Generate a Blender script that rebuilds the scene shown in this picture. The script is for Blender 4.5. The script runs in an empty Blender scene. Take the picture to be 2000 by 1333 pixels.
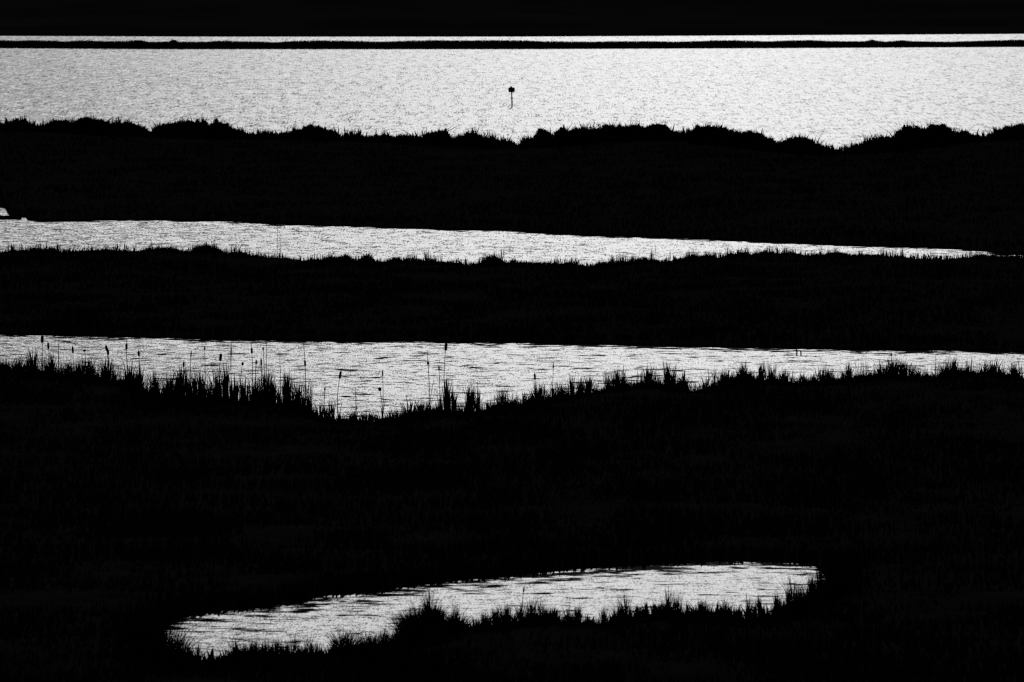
import bpy, math
import numpy as np
from mathutils import Vector

# ------------------------------------------------------------------ camera, sky, sun, exposure
sc = bpy.context.scene
C = sc.collection
CAM_H = 20.0                       # an observation hide on the slope above the marsh
PITCH = math.radians(3.987)
FPX = 1000.0 / math.tan(math.radians(5.0))
SUN_EL = math.radians(19.5)
SUN_AZ = math.radians(1.95)         # clockwise from +Y

cam_d = bpy.data.cameras.new('camera')
cam = bpy.data.objects.new('camera', cam_d)
C.objects.link(cam)
cam.location = (0, 0, CAM_H)
cam.rotation_euler = (math.radians(90) - PITCH, 0, 0)
cam_d.sensor_width = 36.0
cam_d.lens = 18.0 / math.tan(math.radians(5.0))
cam_d.clip_start = 1.0
cam_d.clip_end = 20000.0
cam_d.dof.use_dof = True
cam_d.dof.focus_distance = 300.0
cam_d.dof.aperture_fstop = 3.0
sc.camera = cam

world = bpy.data.worlds.new('World')
sc.world = world
world.use_nodes = True
wn = world.node_tree
wn.nodes.clear()
w_sky = wn.nodes.new('ShaderNodeTexSky')
w_sky.sky_type = 'NISHITA'
w_sky.sun_disc = False
w_sky.sun_elevation = SUN_EL
w_sky.sun_rotation = SUN_AZ
w_bw = wn.nodes.new('ShaderNodeRGBToBW')          # black and white film: no colour in the daylight
w_bg = wn.nodes.new('ShaderNodeBackground')
w_bg.inputs['Strength'].default_value = 0.05
w_out = wn.nodes.new('ShaderNodeOutputWorld')
wn.links.new(w_sky.outputs[0], w_bw.inputs[0])
wn.links.new(w_bw.outputs[0], w_bg.inputs['Color'])
wn.links.new(w_bg.outputs[0], w_out.inputs['Surface'])

sun_d = bpy.data.lights.new('sun', 'SUN')
sun_d.energy = 5.0
sun_d.angle = math.radians(0.53)
sun_d.color = (1.0, 1.0, 1.0)
sun = bpy.data.objects.new('sun', sun_d)
C.objects.link(sun)
sdir = Vector((math.sin(SUN_AZ) * math.cos(SUN_EL), math.cos(SUN_AZ) * math.cos(SUN_EL), math.sin(SUN_EL)))
sun.rotation_euler = (-sdir).to_track_quat('-Z', 'Y').to_euler()
sun.location = (0, 300, 400)

sc.view_settings.view_transform = 'Standard'
sc.view_settings.look = 'None'
sc.view_settings.gamma = 1.0
sc.view_settings.exposure = -2.12
sc.cycles.use_denoising = False
sc.cycles.use_adaptive_sampling = False
sc.cycles.max_bounces = 4
sc.cycles.filter_width = 1.3

rng = np.random.default_rng(11)

# ------------------------------------------------------------------ measuring: photo rows to distances on the water plane
def ang(row):
    return PITCH + np.arctan((np.asarray(row, float) - 666.5) / FPX)
def dist(row):                       # distance (world Y) at which this row meets the water level
    return CAM_H / np.tan(ang(row))
def height(row, D):                  # height at distance D seen on this row
    return CAM_H - D * np.tan(ang(row))
def xat(col, D):
    return (D * math.cos(PITCH) + CAM_H * math.sin(PITCH)) * (np.asarray(col, float) - 1000.0) / FPX
def prof(pts):
    a = np.array(pts, float).reshape(-1, 2)
    return lambda x: np.interp(x, a[:, 0], a[:, 1])
def smooth(f, half, margin):
    xs = np.arange(-500, 2501, 5.0)
    y = f(np.clip(xs, 0, 2000))
    k = max(1, int(half / 5))
    yp = np.pad(y, k, mode='edge')
    mx = np.array([yp[i:i + 2 * k + 1].max() for i in range(len(y))])
    w = np.exp(-0.5 * (np.arange(-2 * k, 2 * k + 1) / (k * 0.8)) ** 2); w /= w.sum()
    mx = np.convolve(np.pad(mx, 2 * k, mode='edge'), w, mode='valid')
    return lambda x: np.interp(x, xs, mx + margin)
def vnoise(x, scale, seed=0):        # smooth 1-D value noise in 0..1
    r = np.random.default_rng(seed).random(4096)
    t = np.asarray(x, float) / scale + 1000.0
    i = np.floor(t).astype(int); f = t - i; f = f * f * (3 - 2 * f)
    return r[i % 4096] * (1 - f) + r[(i + 1) % 4096] * f
def vnoise2(x, y, scale, seed=0):
    r = np.random.default_rng(seed).random((256, 256))
    u = np.asarray(x, float) / scale + 500.0; v = np.asarray(y, float) / scale + 500.0
    i = np.floor(u).astype(int); j = np.floor(v).astype(int)
    f = u - i; g = v - j; f = f * f * (3 - 2 * f); g = g * g * (3 - 2 * g)
    a = r[i % 256, j % 256] * (1 - f) + r[(i + 1) % 256, j % 256] * f
    b = r[i % 256, (j + 1) % 256] * (1 - f) + r[(i + 1) % 256, (j + 1) % 256] * f
    return a * (1 - g) + b * g

# ------------------------------------------------------------------ outlines read from the photograph (column, row)
ISLET_TOP = prof([0,79, 30,80, 60,79, 110,80, 125,82, 160,79, 200,81, 245,81, 260,79, 280,79, 290,82, 330,82, 338,78, 348,82, 400,82, 440,80, 500,82, 540,83, 570,81, 620,80, 700,81, 760,82, 810,80, 860,79, 920,80, 1000,79, 1060,81, 1130,82, 1250,81, 1320,82, 1390,80, 1440,79, 1500,81, 1580,79, 1620,81, 1690,81, 1702,78, 1712,80, 1730,82, 1762,79, 1780,81, 1850,82, 1930,80, 1960,79, 2000,78])
LAKE_TOP = prof([0,95, 300,97, 1000,97, 1500,95, 2000,92.5])
FARSTRIP_TOP = prof([-2000,68, 0,71, 400,72.5, 1000,72.5, 1500,70, 2000,67, 4000,64])
BUSH_TOP = prof([0,241, 21,240, 35,234, 49,234, 60,243, 70,248, 87,243, 101,238, 126,235, 136,241, 154,234, 171,231, 185,234, 203,237, 227,242, 252,240, 273,247, 297,259, 311,245, 332,243, 360,236, 381,240, 399,235, 409,245, 423,238, 441,241, 455,252, 479,258, 500,263, 521,258, 542,262, 567,257, 591,252, 605,243, 619,250, 640,254, 654,259, 665,265, 686,262, 699,261, 720,268, 751,263, 772,268, 790,264, 807,267, 832,262, 853,257, 870,255, 881,270, 895,267, 909,263, 923,258, 940,268, 965,269, 982,275, 1000,278, 1014,283, 1028,269, 1042,269, 1052,255, 1066,258, 1084,259, 1101,250, 1112,257, 1126,251, 1157,252, 1185,247, 1210,249, 1238,247, 1259,250, 1280,245, 1301,249, 1315,258, 1345,259, 1366,248, 1387,249, 1422,252, 1450,262, 1478,260, 1499,271, 1524,280, 1545,269, 1573,270, 1590,278, 1615,288, 1638,296, 1660,287, 1685,280, 1709,269, 1741,268, 1755,257, 1779,247, 1797,254, 1821,249, 1846,249, 1867,259, 1888,257, 1902,266, 1926,266, 1947,257, 1972,247, 2000,245])
CH1_TOP = prof([-400,402, -60,405, 8,407, 13,409, 15,418, 20,422.5, 47,423.5, 50,425, 54,430, 77,433, 140,433, 245,431, 315,431, 420,433, 507,436, 525,440, 574,441, 630,442, 700,444, 755,446, 895,451, 979,451, 1052,456, 1157,462, 1245,465, 1350,468, 1387,469, 1475,474, 1580,477, 1667,482, 1769,484, 1860,488, 1912,491, 1958,497, 2000,499, 2400,504])
CH1_LOW = prof([0,493, 21,490, 35,488, 66,485, 84,488, 105,487, 130,494, 154,491, 175,490, 210,488, 238,490, 273,489, 297,486, 322,482, 343,485, 364,494, 381,484, 402,477, 420,482, 441,495, 472,492, 497,498, 518,501, 539,500, 560,505, 588,509, 616,507, 640,501, 671,499, 685,504, 702,509, 718,495, 734,511, 751,514, 772,504, 804,504, 825,507, 842,504, 867,509, 895,514, 916,518, 940,511, 958,499, 979,506, 989,514, 1021,513, 1056,514, 1084,513, 1115,514, 1154,521, 1168,515, 1196,513, 1227,510, 1252,507, 1280,507, 1297,511, 1322,506, 1352,499, 1380,499, 1408,503, 1426,494, 1457,494, 1489,492, 1517,494, 1545,492, 1566,498, 1587,500, 1615,496, 1636,492, 1664,498, 1699,498, 1748,499, 1790,506, 1846,506, 1888,504, 1916,498, 1958,500, 2000,502])
CH2_TOP = prof([-400,650, 0,655, 90,655, 120,659, 250,660, 370,663, 450,665, 600,668, 700,669, 800,668, 880,671, 1000,671, 1100,674, 1250,677, 1400,680, 1560,683, 1700,686, 1850,687, 2000,690, 2400,696])
CH2_LOW = prof([0,722, 40,720, 62,725, 107,730, 150,734, 215,740, 250,742, 275,747, 282,765, 325,775, 375,775, 450,780, 550,785, 590,788, 605,800, 630,812, 655,822, 700,820, 750,822, 772,817, 800,807, 850,805, 900,805, 937,800, 975,792, 1025,787, 1075,777, 1125,767, 1162,767, 1200,755, 1250,750, 1325,750, 1350,764, 1375,762, 1389,748, 1447,735, 1496,738, 1545,748, 1594,748, 1610,738, 1642,743, 1707,733, 1766,731, 1811,736, 1854,725, 1902,725, 1951,730, 2000,736])
POND_TOP = prof([300,1268, 316,1244, 328,1226, 345,1214, 360,1209, 400,1203, 462,1193, 525,1188, 580,1179, 650,1165, 700,1160, 737,1157, 800,1149, 900,1137, 1000,1127, 1075,1121, 1150,1112, 1250,1108, 1350,1103, 1400,1100, 1475,1100, 1537,1102, 1587,1106, 1605,1120, 1615,1134])
POND_LOW = prof([310,1266, 322,1282, 345,1294, 380,1297, 432,1293, 440,1297, 455,1284, 525,1282, 562,1288, 590,1283, 615,1277, 637,1281, 675,1278, 712,1273, 745,1272, 762,1255, 787,1232, 800,1208, 825,1196, 850,1198, 870,1216, 900,1224, 925,1233, 950,1228, 975,1222, 1000,1212, 1020,1219, 1032,1210, 1075,1200, 1100,1210, 1125,1219, 1162,1225, 1195,1214, 1225,1205, 1275,1204, 1300,1196, 1362,1212, 1395,1209, 1412,1198, 1442,1198, 1450,1211, 1500,1211, 1532,1184, 1570,1168, 1590,1154, 1602,1136, 1640,1120])

BUSH_BASE = smooth(BUSH_TOP, 120, 12)
CH1_BASE = smooth(CH1_LOW, 60, 6)
CH2_BASE = smooth(CH2_LOW, 30, 12)
POND_BASE = smooth(POND_LOW, 30, 10)

# ------------------------------------------------------------------ materials
def new_mat(name):
    m = bpy.data.materials.new(name); m.use_nodes = True
    nt = m.node_tree; nt.nodes.clear()
    out = nt.nodes.new('ShaderNodeOutputMaterial')
    b = nt.nodes.new('ShaderNodeBsdfPrincipled')
    nt.links.new(b.outputs[0], out.inputs['Surface'])
    return m, nt, b
def dark_mat(name, lo, hi, scale, rough=0.9):
    m, nt, b = new_mat(name)
    g = nt.nodes.new('ShaderNodeNewGeometry')
    n = nt.nodes.new('ShaderNodeTexNoise'); n.inputs['Scale'].default_value = scale; n.inputs['Detail'].default_value = 4
    nt.links.new(g.outputs['Position'], n.inputs['Vector'])
    r = nt.nodes.new('ShaderNodeValToRGB')
    r.color_ramp.elements[0].position = 0.3; r.color_ramp.elements[1].position = 0.7
    r.color_ramp.elements[0].color = (lo, lo, lo, 1); r.color_ramp.elements[1].color = (hi, hi, hi, 1)
    nt.links.new(n.outputs['Fac'], r.inputs['Fac'])
    nt.links.new(r.outputs['Color'], b.inputs['Base Color'])
    b.inputs['Roughness'].default_value = rough
    b.inputs['Specular IOR Level'].default_value = 0.0
    return m
M_PEAT = dark_mat('wet_peat', 0.008, 0.014, 0.6)
M_HILL = dark_mat('hillside_heath', 0.008, 0.016, 0.02)
M_REED = dark_mat('reed_leaf', 0.014, 0.026, 1.3)
M_SCRUB = dark_mat('scrub_leaf', 0.014, 0.026, 0.8)
M_BARK = dark_mat('bark', 0.03, 0.06, 6.0)
M_HEAD = dark_mat('seed_head_fluff', 0.03, 0.05, 20.0)
M_WOOD = dark_mat('weathered_wood', 0.03, 0.07, 8.0)
M_PAINT = dark_mat('dark_paint', 0.02, 0.035, 5.0)

def water_mat(name, grain, ga, streak, gb, rough, lee_len, calm0, calm_streak, bias=0.0):
    """rippled water: slopes of small and larger waves, calmer slicks in the lee of the bank (attribute 'lee' = metres from that bank)"""
    m, nt, b = new_mat(name)
    N = nt.nodes.new; L = nt.links.new
    g = N('ShaderNodeNewGeometry')
    def noise(sx, sy, det, off, rough_=0.5):
        v = N('ShaderNodeVectorMath'); v.operation = 'MULTIPLY'; v.inputs[1].default_value = (1 / sx, 1 / sy, 0)
        L(g.outputs['Position'], v.inputs[0])
        a = N('ShaderNodeVectorMath'); a.operation = 'ADD'; a.inputs[1].default_value = (off, off * 1.7, off * 0.3)
        L(v.outputs[0], a.inputs[0])
        n = N('ShaderNodeTexNoise'); n.inputs['Scale'].default_value = 1.0; n.inputs['Detail'].default_value = det
        n.inputs['Roughness'].default_value = rough_
        L(a.outputs[0], n.inputs['Vector'])
        return n
    def centred(n, amp):
        s = N('ShaderNodeVectorMath'); s.operation = 'SUBTRACT'; s.inputs[1].default_value = (.5, .5, .5)
        L(n.outputs['Color'], s.inputs[0])
        k = N('ShaderNodeVectorMath'); k.operation = 'MULTIPLY'; k.inputs[1].default_value = (amp * 1.6, amp, 0)
        L(s.outputs[0], k.inputs[0])
        return k
    A = centred(noise(grain[0], grain[1], 1.0, 3.1), ga)
    B = centred(noise(streak[0], streak[1], 2.0, 17.7), gb)
    add = N('ShaderNodeVectorMath'); add.operation = 'ADD'; L(A.outputs[0], add.inputs[0]); L(B.outputs[0], add.inputs[1])
    # calm slicks
    cn = noise(calm_streak[0], calm_streak[1], 3.0, 41.3, 0.6)
    at = N('ShaderNodeAttribute'); at.attribute_name = 'lee'
    lee = N('ShaderNodeMapRange'); lee.inputs['From Min'].default_value = 0; lee.inputs['From Max'].default_value = lee_len
    lee.inputs['To Min'].default_value = 0.62; lee.inputs['To Max'].default_value = calm0
    L(at.outputs['Fac'], lee.inputs['Value'])
    df = N('ShaderNodeMath'); df.operation = 'SUBTRACT'; L(lee.outputs[0], df.inputs[0]); L(cn.outputs['Fac'], df.inputs[1])
    cm = N('ShaderNodeMapRange'); cm.inputs['From Min'].default_value = -0.02; cm.inputs['From Max'].default_value = 0.05
    L(df.outputs[0], cm.inputs['Value'])                     # 1 = calm
    up = N('ShaderNodeVectorMath'); up.operation = 'ADD'; up.inputs[1].default_value = (0, bias, 1); L(add.outputs[0], up.inputs[0])
    nm = N('ShaderNodeVectorMath'); nm.operation = 'NORMALIZE'; L(up.outputs[0], nm.inputs[0])
    L(nm.outputs[0], b.inputs['Normal'])
    b.inputs['Roughness'].default_value = rough
    b2 = N('ShaderNodeBsdfPrincipled'); b2.inputs['Roughness'].default_value = 0.05     # the smooth slicks mirror bank and hills
    for q in (b, b2):
        q.inputs['Base Color'].default_value = (0.008, 0.008, 0.008, 1)
        q.inputs['IOR'].default_value = 1.333
    mx = N('ShaderNodeMixShader'); L(cm.outputs[0], mx.inputs['Fac']); L(b.outputs[0], mx.inputs[1]); L(b2.outputs[0], mx.inputs[2])
    L(mx.outputs[0], nt.nodes['Material Output'].inputs['Surface'])
    return m
W_FAR = water_mat('far_lake_ripples', (0.25, 8.0), 0.7, (1.2, 14.0), 0.30, 0.595, 1.0, 0.10, (1.5, 5.0))
W_LAKE = water_mat('lake_ripples', (0.14, 4.5), 0.75, (0.9, 7.0), 0.50, 0.595, 1.5, 0.27, (1.2, 4.0))
W_CH1 = water_mat('channel_ripples', (0.10, 1.6), 0.75, (0.7, 1.6), 0.7, 0.585, 3.0, 0.36, (1.6, 1.4))
W_CH2 = water_mat('channel_wavelets', (0.07, 0.7), 0.7, (0.5, 0.7), 0.6, 0.58, 3.0, 0.415, (1.1, 0.8))
W_POND = water_mat('pond_wavelets', (0.05, 0.35), 0.7, (0.35, 0.35), 0.6, 0.575, 4.0, 0.40, (1.1, 0.5))

# ------------------------------------------------------------------ object helpers
def tag(o, label=None, cat=None, group=None, kind=None):
    if label: o['label'] = label
    if cat: o['category'] = cat
    if group: o['group'] = group
    if kind: o['kind'] = kind
    return o
def make(name, verts, faces, mat, parent=None, smooth_=False):
    me = bpy.data.meshes.new(name)
    me.from_pydata([tuple(map(float, v)) for v in verts], [], [tuple(map(int, f)) for f in faces])
    me.materials.append(mat)
    if smooth_: me.polygons.foreach_set('use_smooth', [True] * len(me.polygons))
    me.update()
    o = bpy.data.objects.new(name, me); C.objects.link(o)
    if parent: o.parent = parent
    return o
def empty(name, loc):
    o = bpy.data.objects.new(name, None); C.objects.link(o)
    o.empty_display_size = 0.2; o.location = loc
    return o
def grid(name, P, mat, smooth_=True):               # P: (rows, cols, 3)
    r, c, _ = P.shape
    idx = np.arange(r * c).reshape(r, c)
    f = np.stack([idx[:-1, :-1], idx[:-1, 1:], idx[1:, 1:], idx[1:, :-1]], -1).reshape(-1, 4)
    return make(name, P.reshape(-1, 3), f, mat, None, smooth_)

def blade_arrays(base, h, w, lean, yaw):
    """tapering, bending leaves: base (n,3), height, width, lean (n,2) = sideways travel of the tip"""
    n = len(base)
    ax = np.stack([np.cos(yaw), np.sin(yaw), np.zeros(n)], -1)
    z = np.array([0, 0, 1.0])
    l3 = np.concatenate([lean, np.zeros((n, 1))], 1)
    mid = base + z * (h * 0.64)[:, None] + l3 * 0.42
    tip = base + z * h[:, None] + l3
    V = np.stack([base - ax * (w / 2)[:, None], base + ax * (w / 2)[:, None],
                  mid + ax * (w * .45)[:, None], mid - ax * (w * .45)[:, None], tip], 1)
    return V
def blade_object(name, V, mat, parent=None):
    n = len(V)
    me = bpy.data.meshes.new(name)
    me.vertices.add(n * 5)
    me.vertices.foreach_set('co', V.astype(np.float32).reshape(-1))
    b = (np.arange(n) * 5)[:, None]
    loops = (b + np.array([0, 1, 2, 3, 3, 2, 4])[None, :]).reshape(-1)
    me.loops.add(n * 7)
    me.loops.foreach_set('vertex_index', loops.astype(np.int32))
    me.polygons.add(n * 2)
    st = (np.arange(n) * 7)[:, None] + np.array([0, 4])[None, :]
    me.polygons.foreach_set('loop_start', st.reshape(-1).astype(np.int32))
    me.polygons.foreach_set('loop_total', np.tile([4, 3], n).astype(np.int32))
    me.materials.append(mat)
    me.update(calc_edges=True); me.validate()
    o = bpy.data.objects.new(name, me); C.objects.link(o)
    if parent: o.parent = parent
    return o
def tube(path, radii, sides=6):
    path = [Vector(p) for p in path]; V = []; F = []
    for i, p in enumerate(path):
        d = (path[min(i + 1, len(path) - 1)] - path[max(i - 1, 0)]).normalized()
        a = d.cross(Vector((0, 1, 0.01))).normalized(); b = d.cross(a)
        for k in range(sides):
            t = 2 * math.pi * k / sides
            V.append(p + (a * math.cos(t) + b * math.sin(t)) * radii[i])
    for i in range(len(path) - 1):
        for k in range(sides):
            q = i * sides; k2 = (k + 1) % sides
            F.append((q + k, q + k2, q + sides + k2, q + sides + k))
    F.append(tuple(range(sides))[::-1]); F.append(tuple(range((len(path) - 1) * sides, len(path) * sides)))
    return V, F

# ------------------------------------------------------------------ the setting: water sheets, marsh banks, hills
def water_strip(name, mat, cols, d_up, d_low, rows=24, lee_end=None):
    """sheet from d_up (far) to d_low (near), per column"""
    P = np.zeros((rows, len(cols), 3)); lee = np.zeros((rows, len(cols)))
    ts = np.linspace(0, 1, rows) ** 1.6
    for i, t in enumerate(ts):
        D = d_up + (d_low - d_up) * t
        P[i, :, 0] = xat(cols, D); P[i, :, 1] = D
        lee[i] = (lee_end if lee_end is not None else d_up) - D
    o = grid(name, P, mat)
    a = o.data.attributes.new('lee', 'FLOAT', 'POINT')
    a.data.foreach_set('value', lee.reshape(-1).astype(np.float32))
    return tag(o, kind='structure')

SH = 0.45                                              # length of shade a low bank edge throws on the water
fine = np.unique(np.concatenate([np.arange(-500, 2501, 12.0), np.arange(-20, 70, 2.0)]))
clampc = lambda c: np.clip(c, 0, 2000)
d_farshore = dist(FARSTRIP_TOP(fine)) + 2
d_islet_near = dist(LAKE_TOP(clampc(fine))) + 1.5
d_islet_far = d_islet_near + 16
d_bush = dist(BUSH_BASE(fine))
d_ch1_up = dist(CH1_TOP(fine)) + SH
d_ch1_low = dist(CH1_BASE(fine))
d_ch2_up = dist(CH2_TOP(fine)) + SH
d_ch2_low = dist(CH2_BASE(fine))

water_strip('lake', W_FAR, fine, d_farshore + 8, d_islet_far - 3, 10, d_farshore)
water_strip('lake', W_LAKE, fine, d_islet_near + 3, d_bush - 6, 60, d_islet_near)
water_strip('channel', W_CH1, fine, d_ch1_up + 3, d_ch1_low - 4, 40, d_ch1_up)
water_strip('channel', W_CH2, fine, d_ch2_up + 3, d_ch2_low - 3, 40, d_ch2_up)

def land_strip(name, cols, dn, df, top=0.3, seed=0, inner=26):
    offs_n = [(-0.8, -0.35), (0.0, 0.0), (0.3, 0.10), (1.2, 0.18), (3.0, 0.24)]
    rows = []
    w = df - dn
    for o, z in offs_n: rows.append((dn + np.minimum(o, w * .2), np.full_like(dn, z)))
    for t in np.linspace(0, 1, inner + 2)[1:-1]:
        D = (dn + np.minimum(3.0, w * .3)) * (1 - t) + (df - np.minimum(2.0, w * .3)) * t
        X = xat(cols, D)
        rows.append((D, top * (0.75 + 0.6 * vnoise2(X, D, 5.0, seed)) + 0.1 * vnoise2(X, D, 1.3, seed + 1)))
    for o, z in [(1.2, 0.2), (0.3, 0.10), (0.0, 0.0), (-0.8, -0.35)]: rows.append((df - np.minimum(o, w * .2), np.full_like(dn, z)))
    P = np.zeros((len(rows), len(cols), 3))
    for i, (D, Z) in enumerate(rows):
        P[i, :, 0] = xat(cols, D); P[i, :, 1] = D; P[i, :, 2] = Z
    return tag(grid(name, P, M_PEAT), kind='structure')

land_strip('islet', fine, d_islet_near, d_islet_far, 0.3, 5, 8)
land_strip('marsh_ground', fine, d_ch1_up, d_bush, 0.3, 7)
land_strip('marsh_ground', fine, d_ch2_up, d_ch1_low, 0.3, 9)
# the thin mud spit closing off the inlet
spit = np.arange(-300, 45, 3.0)
sp_row = 428.6 + 0.5 * vnoise(spit, 9, 3)
sp_w = np.where(spit < 30, 1.0, np.clip((44 - spit) / 14, 0.02, 1)) * (0.8 + 0.5 * vnoise(spit, 7, 4))
land_strip('mud_spit', spit, dist(sp_row + 0.4), dist(sp_row + 0.4) + 2.2 * sp_w, 0.12, 12, 4)

# nearest ground: holds the pond, runs back up to the slope the photograph was taken from
pcols = np.arange(312, 1613, 4.0)
pond_poly_up = np.stack([xat(pcols, dist(POND_TOP(pcols)) + SH * .9), dist(POND_TOP(pcols)) + SH * .9], -1)
pond_poly_lo = np.stack([xat(pcols, dist(POND_BASE(pcols))), dist(POND_BASE(pcols))], -1)
poly = np.concatenate([pond_poly_up, pond_poly_lo[::-1]])
def sdist(X, Y):                                      # signed distance to the pond outline, negative inside
    px = X.ravel()[:, None]; py = Y.ravel()[:, None]
    out = np.full(px.shape[0], 1e9); inside = np.zeros(px.shape[0], bool)
    near = (px[:, 0] > poly[:, 0].min() - 4) & (px[:, 0] < poly[:, 0].max() + 4) & (py[:, 0] > poly[:, 1].min() - 4) & (py[:, 0] < poly[:, 1].max() + 4)
    a = poly; b = np.roll(poly, -1, 0); ids = np.nonzero(near)[0]
    for s in range(0, len(ids), 4000):
        k = ids[s:s + 4000]; X_ = px[k]; Y_ = py[k]
        dx = b[:, 0] - a[:, 0]; dy = b[:, 1] - a[:, 1]
        t = np.clip(((X_ - a[:, 0]) * dx + (Y_ - a[:, 1]) * dy) / (dx * dx + dy * dy + 1e-12), 0, 1)
        d = np.hypot(X_ - a[:, 0] - t * dx, Y_ - a[:, 1] - t * dy).min(1)
        cr = ((a[:, 1] > Y_) != (b[:, 1] > Y_)) & (X_ < dx * (Y_ - a[:, 1]) / (dy + 1e-12) + a[:, 0])
        i = cr.sum(1) % 2 == 1
        out[k] = np.where(i, -d, d)
    return out.reshape(X.shape)
ncols = np.arange(-500, 2501, 10.0)
dn_low = dist(CH2_BASE(ncols))
trows = np.concatenate([np.linspace(20, 140, 30, endpoint=False), np.linspace(140, 200, 170, endpoint=False)])
P = np.zeros((len(trows) + 14, len(ncols), 3))
for i, D in enumerate(trows):
    Df = np.full_like(ncols, D)
    P[i, :, 0] = xat(ncols, 150.0) * (D / 150.0 if D > 150 else 1.0); P[i, :, 1] = Df
for j, t in enumerate([0.08, .2, .32, .44, .56, .68, .8, .9, .96]):
    D = 200 * (1 - t) + (dn_low - 1.0) * t
    P[len(trows) + j, :, 0] = xat(ncols, D); P[len(trows) + j, :, 1] = D
for j, o in enumerate([0.8, 0.3, 0.0, -0.4, -0.8]):
    P[len(trows) + 9 + j, :, 0] = xat(ncols, dn_low - o); P[len(trows) + 9 + j, :, 1] = dn_low - o
sd = sdist(P[:, :, 0], P[:, :, 1])
Z = 0.3 * (0.7 + 0.6 * vnoise2(P[:, :, 0], P[:, :, 1], 4.0, 21)) + 0.08 * vnoise2(P[:, :, 0], P[:, :, 1], 1.0, 22)
Z = np.where(sd < 3, np.minimum(Z, np.clip(sd * 0.22, -0.4, 9)), Z)
edge = dn_low[None, :] - P[:, :, 1]
Z = np.minimum(Z, np.clip(edge * 0.3, -0.35, 9))
Z += np.clip((130 - P[:, :, 1]) / 110, 0, 1) ** 1.3 * 16.5
P[:, :, 2] = Z
tag(grid('ground', P, M_PEAT), kind='structure')

pc = np.arange(296, 1632, 4.0)
water_strip('pond', W_POND, pc, dist(POND_TOP(np.clip(pc, 312, 1612))) + SH * .9 + 0.8, dist(POND_BASE(np.clip(pc, 312, 1612))) - 0.8, 60, dist(POND_TOP(np.clip(pc, 312, 1612))) + SH * .9)

# the low plain under and around it all
gx = np.linspace(-2500, 2500, 26); gy = np.linspace(-400, 3600, 21)
GP = np.zeros((21, 26, 3)); GP[:, :, 0] = gx[None, :]; GP[:, :, 1] = gy[:, None]; GP[:, :, 2] = -0.6
tag(grid('plain', GP, M_PEAT), kind='structure')
# hills beyond the far shore, unseen height added so calm water mirrors dark
hx = np.linspace(-1500, 1500, 121); hd = np.concatenate([[-6, 0, 3, 10, 30, 60], np.linspace(100, 2600, 50)])
shore = dist(FARSTRIP_TOP(hx / 1150 * FPX + 1000)) + 2
HP = np.zeros((len(hd), len(hx), 3))
for i, o in enumerate(hd):
    HP[i, :, 0] = hx * (1 + max(o, 0) / 2500); HP[i, :, 1] = shore + o
    t = np.clip((o - 150) / 1700, 0, 1)
    HP[i, :, 2] = -0.5 if o < 0 else (0 if o == 0 else 0.4 + 0.003 * o + 470 * t * t * (3 - 2 * t) * (0.9 + 0.25 * vnoise(hx + o * .3, 420, 31)) + 6 * vnoise(hx * 1.3 + o, 90, 32) * min(1, o / 200))
tag(grid('hills', HP, M_HILL), kind='structure')

# ------------------------------------------------------------------ vegetation nobody could count
def fringe(profile, base, n, depth, width, jag, seed, xr=(-300, 2300), lo=0.55, clump=0.5, lean=0.12, cover=lambda c: 1.0):
    """leaves on the last metres of a bank before the water, dense up to the outline"""
    r = np.random.default_rng(seed)
    col = r.uniform(xr[0], xr[1], n)
    D = dist(base(col)) - r.random(n) ** 1.5 * depth - 0.1
    X = xat(col, D)
    h = height(profile(col), D) * cover(col)
    j = lo + (1.0 - lo) * r.random(n) ** 0.6
    k = 1 + jag * (vnoise(X, clump, seed + 1) - 0.5) + jag * .5 * (vnoise(X, clump * .3, seed + 2) - .5)
    h = h * j * k * 1.08
    ok = h > 0.12
    col, D, X, h = col[ok], D[ok], X[ok], h[ok]; m = len(h)
    zb = np.full(m, 0.02)
    le = r.normal(0, 1, (m, 2)) * (lean * h)[:, None] * np.where(r.random(m) < .13, 2.6, 1.0)[:, None]
    return blade_arrays(np.stack([X, D, zb], -1), h, width * r.uniform(.6, 1.3, m), le, r.uniform(-.8, .8, m))
def field(cols, dn, df, n, h, w, seed, avoid=None):
    """grass all over a bank"""
    r = np.random.default_rng(seed)
    col = r.uniform(cols[0], cols[-1], n); t = r.random(n)
    D = np.interp(col, cols, dn) * (1 - t) + np.interp(col, cols, df) * t
    X = xat(col, D)
    ok = np.ones(n, bool) if avoid is None else avoid(X, D) > 0.15
    X, D = X[ok], D[ok]; m = len(X)
    hh = h * r.uniform(.5, 1.2, m) * (0.6 + 0.8 * vnoise2(X, D, 2.5, seed))
    le = r.normal(0, .15, (m, 2)) * hh[:, None]
    return blade_arrays(np.stack([X, D, np.full(m, 0.05)], -1), hh, w * r.uniform(.6, 1.3, m), le, r.uniform(-.7, .7, m))
def edge_grass(cols, dn, n, h, w, seed):
    r = np.random.default_rng(seed)
    col = r.uniform(cols[0], cols[-1], n)
    D = np.interp(col, cols, dn) + r.random(n) * 1.2
    X = xat(col, D)
    hh = h * r.uniform(.5, 1.1, n) * (.6 + .6 * vnoise(X, 1.7, seed))
    le = r.normal(0, .25, (n, 2)) * hh[:, None]
    return blade_arrays(np.stack([X, D, np.zeros(n)], -1), hh, w * r.uniform(.6, 1.3, n), le, r.uniform(-1, 1, n))

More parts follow.
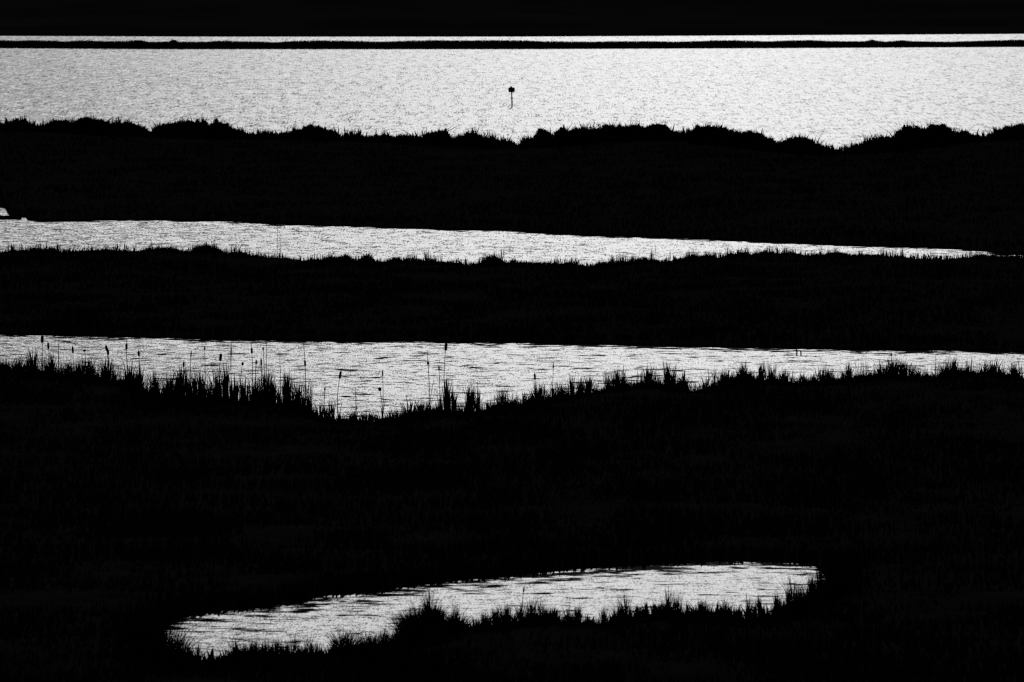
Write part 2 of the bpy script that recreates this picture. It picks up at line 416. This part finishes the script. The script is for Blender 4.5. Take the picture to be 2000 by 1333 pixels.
# shrubs that stand out on the lake bank: (left column, right column, label)
SHRUBS = [
 (20, 62, 'small rounded shrub on the lakeside bank, nearest the left edge of the photo'),
 (80, 138, 'low flat-topped shrub left of the tallest hump on the lakeside bank'),
 (138, 232, 'tallest broad shrub hump at the left of the lakeside bank'),
 (232, 294, 'sloping shrub falling to the first notch in the lakeside bank'),
 (300, 350, 'shrub with a steep left side just after the first notch in the bank'),
 (350, 408, 'twin-peaked shrub with spiky tips left of the long dip in the bank'),
 (410, 470, 'shrub with ragged top sloping down into the long low stretch of bank'),
 (588, 622, 'pointed shrub standing alone with one sharp tip on the low stretch'),
 (622, 662, 'ragged little shrub with thin upright twigs beside the pointed shrub'),
 (828, 882, 'small shrub with a sheer right side, left below the marker post'),
 (905, 942, 'little pointed shrub almost under the marker post'),
 (1042, 1074, 'narrow shrub with a sheer left side just right of the marker post'),
 (1086, 1116, 'peaked shrub between the narrow shrub and the long even thicket'),
 (1116, 1225, 'left half of the long even thicket right of the marker post'),
 (1225, 1318, 'right half of the long even thicket, ending in a drop'),
 (1350, 1440, 'rounded shrub hump after the small gap beyond the long thicket'),
 (1440, 1512, 'spiky shrub on the falling slope of the rounded hump'),
 (1532, 1596, 'low double shrub just left of the deepest notch in the bank'),
 (1700, 1752, 'low shoulder-shaped shrub rising out of the deepest notch'),
 (1752, 1802, 'tall pointed shrub at the left end of the last thicket on the right'),
 (1802, 1868, 'flat-topped shrub in the middle of the last thicket on the right'),
 (1868, 1910, 'small sloping shrub at the right end of the last thicket'),
 (1934, 2060, 'tall ragged shrub cut by the right edge of the photo'),
]
def shrub_cover(c):
    out = np.ones_like(c)
    for a, b, _ in SHRUBS: out = np.where((c > a) & (c < b), 0.8, out)
    return out
V = [fringe(BUSH_TOP, BUSH_BASE, 30000, 7.0, 0.09, 0.22, 41, cover=shrub_cover, clump=1.2)]
V.append(fringe(lambda c: BUSH_TOP(c) + 1 - 13 * vnoise(c, 5, 75) ** 1.7, BUSH_BASE, 5500, 3.0, 0.10, 0.15, 44, lo=.75, clump=.5, lean=.10))
V.append(fringe(lambda c: BUSH_TOP(c) - 1 - 17 * vnoise(c, 5, 95) ** 2.5, BUSH_BASE, 900, 2.0, 0.13, 0.2, 45, lo=.8, clump=.5, lean=.22))
V.append(field(fine, d_ch1_up + 1, d_bush - 4, 60000, 0.5, 0.12, 42))
V.append(edge_grass(fine, d_ch1_up, 9000, 0.14, 0.06, 43))
tag(blade_object('marsh_scrub', np.concatenate(V), M_SCRUB), 'dark low scrub and grass covering the wide bank below the lake', 'scrub', kind='stuff')
V = [fringe(CH1_LOW, CH1_BASE, 26000, 4.0, 0.05, 0.35, 51, clump=0.5)]
V.append(fringe(lambda c: CH1_LOW(c) - 2 - 13 * vnoise(c, 7, 77) ** 1.4, CH1_BASE, 4500, 3.0, 0.035, 0.5, 52, lo=.6, clump=.3, lean=.08))
V.append(field(fine, d_ch2_up + 1, d_ch1_low - 3, 60000, 0.5, 0.10, 53))
V.append(edge_grass(fine, d_ch2_up, 10000, 0.12, 0.04, 54))
tag(blade_object('reed_bed', np.concatenate(V), M_REED), 'dark reeds and sedge covering the bank between the two channels', 'reeds', kind='stuff')
V = [fringe(CH2_LOW, CH2_BASE, 34000, 3.0, 0.034, 0.5, 61, clump=0.4)]
tipamp = prof([0,26, 270,30, 290,45, 560,50, 620,30, 660,14, 770,14, 800,26, 930,28, 1000,24, 1200,26, 1330,26, 1370,14, 1450,24, 1700,22, 2000,22])
V.append(fringe(lambda c: CH2_LOW(c) - tipamp(c) * (0 + 1.25 * vnoise(c, 9, 78)), CH2_BASE, 10000, 2.5, 0.03, 0.5, 62, lo=.4, clump=.25, lean=.13))
V.append(fringe(lambda c: CH2_LOW(c) - 28 - 42 * vnoise(c, 13, 91), CH2_BASE, 650, 1.5, 0.02, 0.4, 65, xr=(285, 610), lo=.45, clump=.3, lean=.07))
V.append(fringe(lambda c: CH2_LOW(c) - 14 - 34 * vnoise(c, 11, 92), CH2_BASE, 420, 1.5, 0.02, 0.4, 66, xr=(-60, 285), lo=.45, clump=.3, lean=.09))
V.append(fringe(lambda c: CH2_LOW(c) - 8 - 34 * vnoise(c, 8, 93), CH2_BASE, 1300, 1.5, 0.022, 0.4, 67, xr=(860, 2100), lo=.45, clump=.25, lean=.09))
V.append(field(ncols, np.full_like(ncols, 150.), dn_low - 2, 110000, 0.5, 0.08, 63, avoid=sdist))
V.append(edge_grass(pcols, pond_poly_up[:, 1], 5000, 0.10, 0.03, 64))
tag(blade_object('reed_bed', np.concatenate(V), M_REED), 'dark reed bed between the cattail channel and the small pond', 'reeds', kind='stuff')
V = [fringe(POND_LOW, POND_BASE, 15000, 3.0, 0.022, 0.35, 71, xr=(306, 1640), clump=0.25, lo=.5)]
V.append(fringe(lambda c: POND_LOW(c) - 6 - 38 * vnoise(c, 9, 79) ** 1.2, POND_BASE, 5600, 2.0, 0.018, 0.5, 72, xr=(420, 1600), lo=.5, clump=.2, lean=.13))
V.append(fringe(lambda c: 1204 + 0.8 * np.clip(c - 325, 0, 99), POND_BASE, 620, 1.6, 0.016, .7, 73, xr=(292, 392), lo=.3, lean=.22))
V.append(field(ncols, np.full_like(ncols, 145.), np.interp(ncols, pcols, pond_poly_lo[:, 1]) - .5, 16000, 0.45, 0.06, 74, avoid=sdist))
tag(blade_object('reed_bed', np.concatenate(V), M_REED), 'blurred dark reeds along the near side of the small pond', 'reeds', kind='stuff')
V = [fringe(ISLET_TOP, lambda c: LAKE_TOP(c) - 3.2, 24000, 5.0, 0.14, 0.06, 81, lo=.85, clump=3.0)]
V.append(field(fine, d_islet_near, d_islet_near + 6, 9000, 0.5, 0.14, 82))
tag(blade_object('islet_grass', np.concatenate(V), M_SCRUB), 'low dark growth covering the long thin islet across the lake', 'grass', kind='stuff')

# ------------------------------------------------------------------ shrubs, one by one
for si, (a, b, lab) in enumerate(SHRUBS):
    r = np.random.default_rng(300 + si)
    cx = (a + b) / 2; D0 = float(dist(BUSH_BASE(cx))) - 1.6
    loc = np.array([float(xat(cx, D0)), D0, 0.0])
    root = empty('shrub', loc)
    tag(root, lab, 'shrub', 'shrubs along the lakeside bank')
    n = int(22 * (b - a))
    col = np.clip(cx + (b - a) * 0.5 * r.uniform(-1.06, 1.06, n), -60, 2100)
    dep = r.normal(0, 0.55, n).clip(-1.3, 1.3)
    D = D0 + dep
    top = height(BUSH_TOP(col), D) * (1 - 0.10 * np.abs(dep)) * (1.05 + 0.16 * (vnoise(col, 8, 400 + si) - .5) + 0.17 * (vnoise(col, 3.2, 440 + si) - .5))
    X = xat(col, D)
    L_ = r.uniform(.22, .5, n)                         # leafy twigs filling the crown up to its outline
    z1 = top * (0.35 + 0.72 * r.random(n) ** .45)
    z0 = np.maximum(z1 - L_, 0.05)
    out = np.stack([(X - loc[0]) * .06 + r.normal(0, .10, n), dep * .15 + r.normal(0, .08, n)], -1)
    base = np.stack([X, D, z0], -1) - loc
    blade_object('crown', blade_arrays(base, np.maximum(z1 - z0, .1), r.uniform(.06, .12, n), out, r.uniform(-1, 1, n)), M_SCRUB, root)
    SV, SF = [], []
    for k in range(6):
        c = cx + (b - a) * .4 * (k / 5 * 2 - 1); zt = max(.3, float(height(BUSH_TOP(c), D0)) * .85)
        x1 = float(xat(c, D0)) - loc[0]
        v, f = tube([(x1 * .35, 0, -.05), (x1 * .7, r.normal(0, .1), zt * .5), (x1, r.normal(0, .2), zt)], [.05, .035, .012], 5)
        o = len(SV); SV += v; SF += [tuple(i + o for i in q) for q in f]
    make('stem', SV, SF, M_BARK, root)
for si, (cx, hw, row, lab) in enumerate([
  (270, 13, 78.5, 'wide low bush on the islet, left of the round one'), (340, 9, 77.5, 'small round bush humped on the islet far left'),
  (1704, 8, 77.5, 'small dark bump of a bush on the islet far right'), (1764, 12, 78.8, 'low bush on the islet, right of the dark bump')]):
    r = np.random.default_rng(500 + si); D0 = float(dist(LAKE_TOP(cx) - 1.5)) + 2
    loc = np.array([float(xat(cx, D0)), D0, 0.1]); root = empty('shrub', loc); tag(root, lab, 'shrub', 'bushes on the islet')
    n = 500; u = r.uniform(-1, 1, n); dep = r.uniform(-1, 1, n)
    hh = (float(height(row, D0)) - .1) * np.sqrt(np.clip(1.02 - u * u * .8 - dep * dep * .2, 0.05, 1))
    X = u * hw * D0 / FPX; z1 = hh * r.uniform(.5, 1.0, n) ** .5; z0 = np.maximum(z1 - .4, 0)
    blade_object('crown', blade_arrays(np.stack([X, dep * .5, z0], -1), np.maximum(z1 - z0, .1), r.uniform(.1, .2, n), r.normal(0, .1, (n, 2)), r.uniform(-1, 1, n)), M_SCRUB, root)
    v, f = tube([(0, 0, -.1), (.05, 0, .4), (0, 0, .9)], [.08, .06, .03], 6); make('stem', v, f, M_BARK, root)

# ------------------------------------------------------------------ reed clumps that stand out: (column, tip row, fan half-width px, blades, label)
def clump(col, row, fan, n, base, lab, group, width=0.03, seed=0, off=0.5, skew=0.0):
    r = np.random.default_rng(700 + seed)
    D0 = float(dist(base(col))) - off; loc = np.array([float(xat(col, D0)), D0, 0.0])
    H_ = float(height(row, D0)); s = D0 / FPX
    root = r.uniform(-.35, .35, n)
    bx = root * fan * s * 1.2; tx = bx + (root * 1.3 + skew + r.normal(0, .38, n)) * fan * s
    hh = 1.1 * H_ * (1 - .45 * np.abs(root) / .35 * r.random(n)) * r.uniform(.75, 1.0, n); hh[0] = H_ * 1.12
    V = blade_arrays(np.stack([bx, r.normal(0, .12, n), np.zeros(n)], -1), hh, width * r.uniform(.7, 1.3, n),
                     np.stack([tx - bx, r.normal(0, .1, n)], -1), r.uniform(-.6, .6, n))
    o = blade_object('reed_clump', V, M_REED); o.location = loc
    return tag(o, lab, 'reeds', group)
G2 = 'reed clumps along the cattail channel'
for i, (c, row, fan, n, lab) in enumerate([
 (6, 704, 16, 18, 'short reed clump cut by the left edge of the photo'),
 (40, 703, 12, 14, 'low fan of reeds between the edge clump and the tall spear'),
 (67, 680, 13, 26, 'tall spear-shaped reed clump, first tall one from the left'),
 (101, 692, 12, 26, 'dense blunt reed clump just right of the tall spear'),
 (133, 701, 16, 24, 'ragged reed clump below the small cattail, left bank'),
 (163, 696, 18, 26, 'leaning V of reed leaves left of the paired cattails'),
 (208, 698, 12, 18, 'thin reed clump under the paired cattail heads'),
 (252, 708, 12, 24, 'reed clump with a drooping tip at the edge of the drop in the bank'),
 (271, 715, 9, 22, 'upright reed clump right on the drop in the bank'),
 (331, 724, 10, 22, 'narrow forked reed clump, first one right of the drop'),
 (349, 727, 9, 22, 'stout straight reed clump beside the forked clump'),
 (378, 729, 9, 18, 'slim reed clump left of the thin tall stem'),
 (392, 726, 9, 20, 'dense reed clump touching the thin tall stem'),
 (441, 710, 9, 28, 'tallest dark reed clump under the slanted cattail'),
 (457, 727, 12, 24, 'spreading reed clump right of the tallest dark clump'),
 (478, 735, 14, 22, 'broad low reed clump under the nodding cattails'),
 (519, 732, 9, 24, 'pointed reed clump under the slim upright pair of stems'),
 (533, 738, 10, 24, 'blocky reed clump between two pointed clumps'),
 (560, 722, 11, 28, 'leaning reed clump with a tufted top, last before the long stem'),
 (580, 752, 12, 16, 'short reed clump at the foot of the longest stem'),
 (648, 778, 14, 8, 'open V of two or three reed leaves on the low shore'),
 (800, 776, 16, 16, 'loose reed clump right of the lowest point of the shore'),
 (822, 782, 10, 16, 'small reed clump beside the loose one in the middle'),
 (872, 736, 9, 30, 'tall dark reed clump directly under the lone cattail head'),
 (884, 752, 10, 14, 'curving reed leaves at the right side of the lone cattail'),
 (917, 747, 13, 32, 'isolated star-shaped reed clump right of the lone cattail'),
 (934, 750, 6, 6, 'single curved reed beside the star-shaped clump'),
 (1057, 748, 10, 18, 'ragged reed clump near the tilted floating cattail head'),
 (1115, 728, 8, 14, 'thin upright reed clump where the bank begins to rise'),
 (1134, 740, 8, 18, 'pointed reed clump on the rising bank'),
 (1150, 734, 9, 16, 'leaning twin-stem reed clump on the rising bank'),
 (1208, 716, 12, 20, 'spiky reed clump at the left of the first rise'),
 (1265, 714, 8, 16, 'slender reed clump in the middle of the first rise'),
 (1303, 705, 7, 26, 'sharp steeple of reeds highest on the first rise'),
 (1335, 724, 10, 18, 'reed clump at the right end of the first rise, before the notch'),
 (1420, 722, 10, 18, 'small reed clump right of the notch in the bank'),
 (1452, 706, 9, 22, 'tall twin-spiked reed clump on the second rise'),
 (1487, 708, 9, 22, 'spiky reed clump right of the twin-spiked one'),
 (1532, 722, 10, 18, 'fading reed clump at the right end of the second rise'),
 (1615, 720, 12, 20, 'bushy reed clump below the two stakes'),
 (1658, 704, 6, 10, 'single upright reed stem with a bent leaf, right part of the bank'),
 (1745, 702, 12, 26, 'dense reed clump with feathery tips on the right bank'),
 (1863, 698, 12, 26, 'dark peaked reed clump on the last rise at the right'),
 (1938, 704, 9, 16, 'slim reed clump near the right edge of the bank'),
 (1985, 712, 12, 18, 'low reed clump at the right edge of the photo')]):
    clump(c, row, fan, int(n * 1.3), CH2_BASE, lab, G2, 0.042, i)
G1 = 'reed tufts along the upper channel'
for i, (c, row, fan, n, lab) in enumerate([
 (322, 480, 22, 60, 'low grass hump left of the round bush by the upper channel'),
 (718, 492, 12, 34, 'pointed grass tuft on the upper channel bank, left of the middle'),
 (958, 496, 14, 40, 'largest grass tuft midway along the upper channel bank'),
 (979, 486, 6, 6, 'thin curved reed beside the largest grass tuft'),
 (1426, 489, 12, 26, 'grass tuft starting the raised part of the upper bank'),
 (1636, 488, 14, 26, 'spiky grass tuft in the narrow end of the upper channel')]):
    clump(c, row, fan, n, CH1_BASE, lab, G1, 0.05, 60 + i)
G3 = 'reed clumps round the small pond'
for i, (c, row, fan, n, sk, lab) in enumerate([
 (345, 1224, 30, 40, .5, 'blurred leaning reeds at the left tip of the pond'),
 (384, 1250, 7, 8, .9, 'thick slanted reed stem at the left end of the pond'),
 (478, 1256, 38, 70, 0, 'low tuft of reeds first from the left on the near pond shore'),
 (530, 1261, 36, 60, .2, 'low tuft of reeds left of the bare shore gap'),
 (672, 1228, 40, 90, .1, 'spreading reed tuft left of the big bushy clump'),
 (722, 1232, 36, 80, .3, 'grassy tuft leaning against the big bushy clump'),
 (806, 1190, 44, 130, -.1, 'big bushy reed clump, left peak, in the pond foreground'),
 (846, 1180, 30, 110, .1, 'big bushy reed clump, right peak, in the pond foreground'),
 (893, 1200, 30, 70, .2, 'drooping reeds right of the big bushy clump'),
 (946, 1194, 8, 26, 0, 'upright dark reed clump left of the thin pond stem'),
 (970, 1186, 10, 30, 0, 'paired reed clump beside the thin pond stem'),
 (992, 1180, 8, 28, 0, 'tall slim reed clump in the middle of the near pond shore'),
 (1018, 1180, 5, 14, 0, 'straight thin reed stem rising from the middle of the pond shore'),
 (1080, 1184, 18, 50, 0, 'rounded reed clump right of the thin stem at the pond'),
 (1130, 1180, 8, 20, 0, 'two faint reed stems left of the speckled gap'),
 (1218, 1182, 12, 30, 0, 'spiky reed clump right of the speckled gap'),
 (1246, 1180, 8, 22, 0, 'small spiky reed clump between two larger pond clumps'),
 (1304, 1178, 12, 40, 0, 'twin-spiked reed clump on the near pond shore'),
 (1368, 1176, 8, 34, 0, 'column-shaped reed clump right of the twin-spiked one'),
 (1388, 1182, 4, 8, 0, 'lone thin reed right of the column-shaped clump'),
 (1420, 1178, 16, 30, 0, 'row of short reed spikes on the pond shore mound'),
 (1462, 1161, 5, 18, -.3, 'thick dark reed spear left of the leaning one'),
 (1488, 1159, 6, 20, -1.6, 'leaning dark reed spear at the right end of the pond'),
 (1518, 1156, 8, 30, 0, 'wide flat-topped reed clump at the right end of the pond'),
 (1539, 1137, 4, 18, 0, 'tallest narrow reed at the right end of the pond'),
 (1560, 1142, 12, 26, 0, 'fringe of reeds just right of the tallest narrow reed at the pond'),
 (1584, 1124, 9, 34, .2, 'upright reeds standing across the right tip of the pond'),
 (1602, 1106, 10, 40, 0, 'dark reed clump closing the right tip of the pond')]):
    clump(c, row, fan, int(n * 1.8), POND_BASE, lab, G3, 0.021, 80 + i, .35, sk)
# rounded bush on the upper channel bank
r = np.random.default_rng(5)
D0 = float(dist(CH1_BASE(403))) - .8; loc = np.array([float(xat(403, D0)), D0, 0.]); root = empty('shrub', loc)
tag(root, 'single round-topped bush on the bank of the upper channel', 'shrub')
n = 1500; u = r.uniform(-1, 1, n); dep = r.uniform(-1, 1, n); hh = float(height(477, D0)) * (1 - .85 * np.abs(u) ** 1.6) * (1 - .2 * dep ** 2)
z1 = hh * r.uniform(.2, 1, n) ** .4; z0 = np.maximum(z1 - .25, 0)
blade_object('crown', blade_arrays(np.stack([u * 40 * D0 / FPX, dep * .6, z0], -1), np.maximum(z1 - z0, .08), r.uniform(.03, .07, n), r.normal(0, .06, (n, 2)), r.uniform(-1, 1, n)), M_SCRUB, root)
v, f = tube([(0, 0, -.1), (.05, 0, .4), (0, 0, 1.0)], [.04, .03, .015], 6); make('stem', v, f, M_BARK, root)

# ------------------------------------------------------------------ cattails, one by one
def cattail(col, top, h0, h1, hw, slant, base, lab, group, seed, leaves=2, bend=0.0, off=0.3, stem_r=0.013):
    """top: row of the tip; h0..h1 rows of the brown head (None: bare stem); slant: px the tip is shifted from the foot"""
    r = np.random.default_rng(900 + seed)
    D0 = float(dist(base(col))) - off; s = D0 / FPX
    zt = float(height(top, D0))
    loc = (float(xat(col - slant, D0)), D0, 0.0)
    root = empty('cattail' if h0 is not None else 'reed', loc)
    tag(root, lab, 'cattail' if h0 is not None else 'reed', group)
    px = lambda z: slant * s * (z / zt) ** 1.5 + bend * s * math.sin(math.pi * z / zt)
    pts = [(px(z), 0.03 * math.sin(3 * z), z) for z in np.linspace(0, zt, 9)]
    v, f = tube(pts, list(np.linspace(stem_r * 1.25, stem_r * .6, 9)), 5)
    make('stem', v, f, M_REED, root)
    if h0 is not None:
        za, zb = float(height(h1, D0)), float(height(h0, D0))
        zz = np.array([0, .04, .15, .5, .85, .96, 1.0]); rad = np.array([.35, .8, 1, 1.05, 1, .75, .3]) * hw * 1.2 * s
        v, f = tube([(px(za + (zb - za) * t), 0.03 * math.sin(3 * (za + (zb - za) * t)), za + (zb - za) * t) for t in zz], list(rad), 8)
        make('seed_head', v, f, M_HEAD, root, True)
    for k in range(leaves):
        hl = zt * r.uniform(.45, .75)
        sg = r.choice([-1, 1]); out = r.uniform(.08, .28) * hl; droop = r.choice([0, 0, .35, .55]) * hl; y0 = r.normal(0, .03)
        LV, LF = [], []                                # ribbon leaf, some of them bent over and hanging
        for q in range(8):
            t = q / 7.0; x_ = sg * (out * t ** 1.6 + droop * max(0, t - .6) ** 1.2 * 1.2); z_ = hl * t - droop * max(0, t - .6) * 2.4
            hw_ = .012 * (1 - t ** 3) + .001
            LV += [(x_ - hw_, y0, z_), (x_ + hw_, y0 + .006, z_ + hw_ * .4)]
            if q: LF.append((2 * q - 2, 2 * q - 1, 2 * q + 1, 2 * q))
        make('leaf', LV, LF, M_REED, root)
GC = 'cattails and stems standing above the reed bank'
for i, (c, top, h0, h1, hw, sl, lab) in enumerate([
 (83, 655, 656, 670, 2.3, 0, 'thick cattail head crossing the far water edge, leftmost of all'),
 (94, 668, 670, 682, 1.6, 1, 'slim cattail just right of the leftmost thick one'),
 (116, 661, None, None, 0, 1, 'bare bent stem between the slim cattail and the small one'),
 (142, 675, 677, 690, 1.6, 0, 'small cattail over the ragged left clump'),
 (165, 682, 683, 687, 2.6, -2, 'stem with a knotted sideways top on the left bank'),
 (207, 673, 675, 685, 2.0, -1, 'left one of the close pair of cattails'),
 (211, 680, 682, 694, 1.7, 0, 'right one of the close pair of cattails, head lower'),
 (247, 661, 672, 683, 1.8, -4, 'left-leaning cattail with a long tip above the drop in the bank'),
 (271, 684, 686, 696, 1.8, 0, 'short cattail head right above the drop in the bank'),
 (359, 705, 708, 717, 1.4, 0, 'low small cattail over the straight stout clump'),
 (374, 685, 687, 698, 1.0, 0, 'thin stem with a narrow head left of the long thin stem'),
 (400, 676, 679, 683, 1.4, 0, 'long thin stem with a tiny knob beside the dense clump'),
 (432, 689, 691, 705, 2.2, -4, 'fat slanted cattail head above the tallest dark clump'),
 (452, 671, 678, 696, 1.1, -1, 'long straight stem right of the fat slanted cattail'),
 (475, 706, 708, 714, 1.9, 2, 'nodding small cattail head over the broad low clump'),
 (491, 670, 680, 691, 1.7, -1, 'cattail with head hung midway, right of the long straight stem'),
 (501, 703, 704, 711, 1.5, 0, 'little cattail left of the slim upright pair'),
 (510, 698, 701, 714, 1.3, 0, 'darker stem of the slim upright pair'),
 (514, 676, 679, 684, 1.5, -2, 'faint stem with small slanted top behind the slim pair'),
 (521, 666, None, None, 0, 0, 'bare stem reaching the far water edge, slim pair'),
 (547, 696, None, None, 0, 0, 'bare stem left of the leaning tufted clump'),
 (593, 666, 704, 716, 1.6, -2, 'longest stem, dark and thick, at the last clump of the left bank'),
 (635, 755, 756, 763, 1.2, 0, 'short stem on the low shore left of the stout plumed reed'),
 (667, 720, 726, 740, 1.9, 5, 'stout plumed reed leaning right on the low shore'),
 (694, 757, None, None, 0, 0, 'bare short stem at the lowest stretch of the shore'),
 (741, 756, 757, 764, 2.6, -3, 'stubby cattail with a fat bulb head at the lowest shore'),
 (747, 722, 724, 736, 1.0, 0, 'thin upright stem beside the fat bulb head'),
 (834, 684, 707, 713, 2.0, -3, 'very thin stem with one dark knot left of the lone cattail'),
 (857, 713, 716, 724, 1.2, -1, 'leafy stem just left of the lone cattail'),
 (872, 668, 670, 685, 2.3, 0, 'lone thick cattail head touching the far water edge in the middle'),
 (1044, 728, 730, 742, 1.6, -5, 'tilted cattail head right of the star-shaped clump'),
 (1081, 709, 712, 720, 1.0, 0, 'thin stem above the start of the rising bank'),
 (1217, 710, None, None, 0, 0, 'bare stem left of the steeple of reeds'),
 (1740, 688, 690, 695, 1.4, 0, 'thin stem with a feathery tip on the right bank')]):
    cattail(c, top, h0, h1, hw, sl, CH2_BASE, lab, GC, i, bend=float(rng.normal(0, 2.6)), stem_r=float(rng.uniform(.015, .021)))
for i, (c, top, sl, lab) in enumerate([(542, 442, 0, 'taller stem of the thin pair crossing the upper channel'), (547, 450, 1, 'shorter stem of the thin pair crossing the upper channel'),
                                      (1272, 485, -1, 'short thin stem left of the taller one on the upper channel bank'), (1279, 476, -2, 'thin tall stem on the upper channel bank, right of the middle')]):
    cattail(c, top, None, None, 0, sl, CH1_BASE, lab, 'thin stems on the upper channel bank', 60 + i, 1, 0.8, stem_r=.016)
cattail(1024, 1143, 1147, 1157, 1.3, 7, POND_BASE, 'faint cattail leaning right over the middle of the pond', 'cattails at the pond', 80, 1)

# ------------------------------------------------------------------ marker post in the lake, stakes in the channel
Dm = float(dist(210.5)); s = Dm / FPX
root = empty('marker_post', (float(xat(999, Dm)), Dm, 0))
tag(root, 'thin crooked marker post standing in the lake with a dark box-shaped head', 'marker post')
zh0, zh1, zt = float(height(180.5, Dm)), float(height(171.5, Dm)), float(height(168.6, Dm))
v, f = tube([(.06, 0, -1.0), (.05, 0, 0), (.07, 0, .5), (.03, 0, 1.0), (.04, 0, 1.3), (-.01, 0, zh0 + .1)], [.08, .08, .078, .075, .072, .07], 8)
make('pole', v, f, M_WOOD, root, True)
def rounded_box(cx, cy, cz, sx, sy, sz, bev):
    import bmesh
    bm = bmesh.new(); bmesh.ops.create_cube(bm, size=1)
    bmesh.ops.scale(bm, vec=(sx, sy, sz), verts=bm.verts)
    bmesh.ops.bevel(bm, geom=list(bm.edges), offset=bev, segments=3, affect='EDGES')
    bmesh.ops.translate(bm, vec=(cx, cy, cz), verts=bm.verts)
    V = [tuple(q.co) for q in bm.verts]; bm.verts.index_update(); F = [tuple(q.index for q in p.verts) for p in bm.faces]; bm.free()
    return V, F
v, f = rounded_box(0.01, 0, (zh0 + zh1) / 2, 12.6 * s, .34, zh1 - zh0, .06); make('marker_box', v, f, M_PAINT, root)
v, f = tube([(-.04, 0, zh1 - .02), (-.04, 0, zh1 + .04), (-.04, 0, zt - .05), (-.04, 0, zt)], [.17, .13, .10, .05], 8); make('finial', v, f, M_PAINT, root, True)
v, f = tube([(0, 0, zh0 - .03), (0, 0, zh0 + .03)], [.10, .14], 8); make('bracket', v, f, M_PAINT, root)
for c, r0, r1, lab in [(1556, 682, 694, 'upright wooden stake in the channel near its far bank'), (1564, 686, 693.5, 'shorter stake just right of the upright one')]:
    D0 = float(dist(r1)); zt = float(height(r0, D0)); root = empty('stake', (float(xat(c, D0)), D0, 0)); tag(root, lab, 'stake', 'stakes in the channel')
    v, f = tube([(0, 0, -.4), (.01, 0, zt * .5), (-.01, 0, zt * .9), (0, 0, zt)], [.035, .033, .03, .012], 7); make('post', v, f, M_WOOD, root)
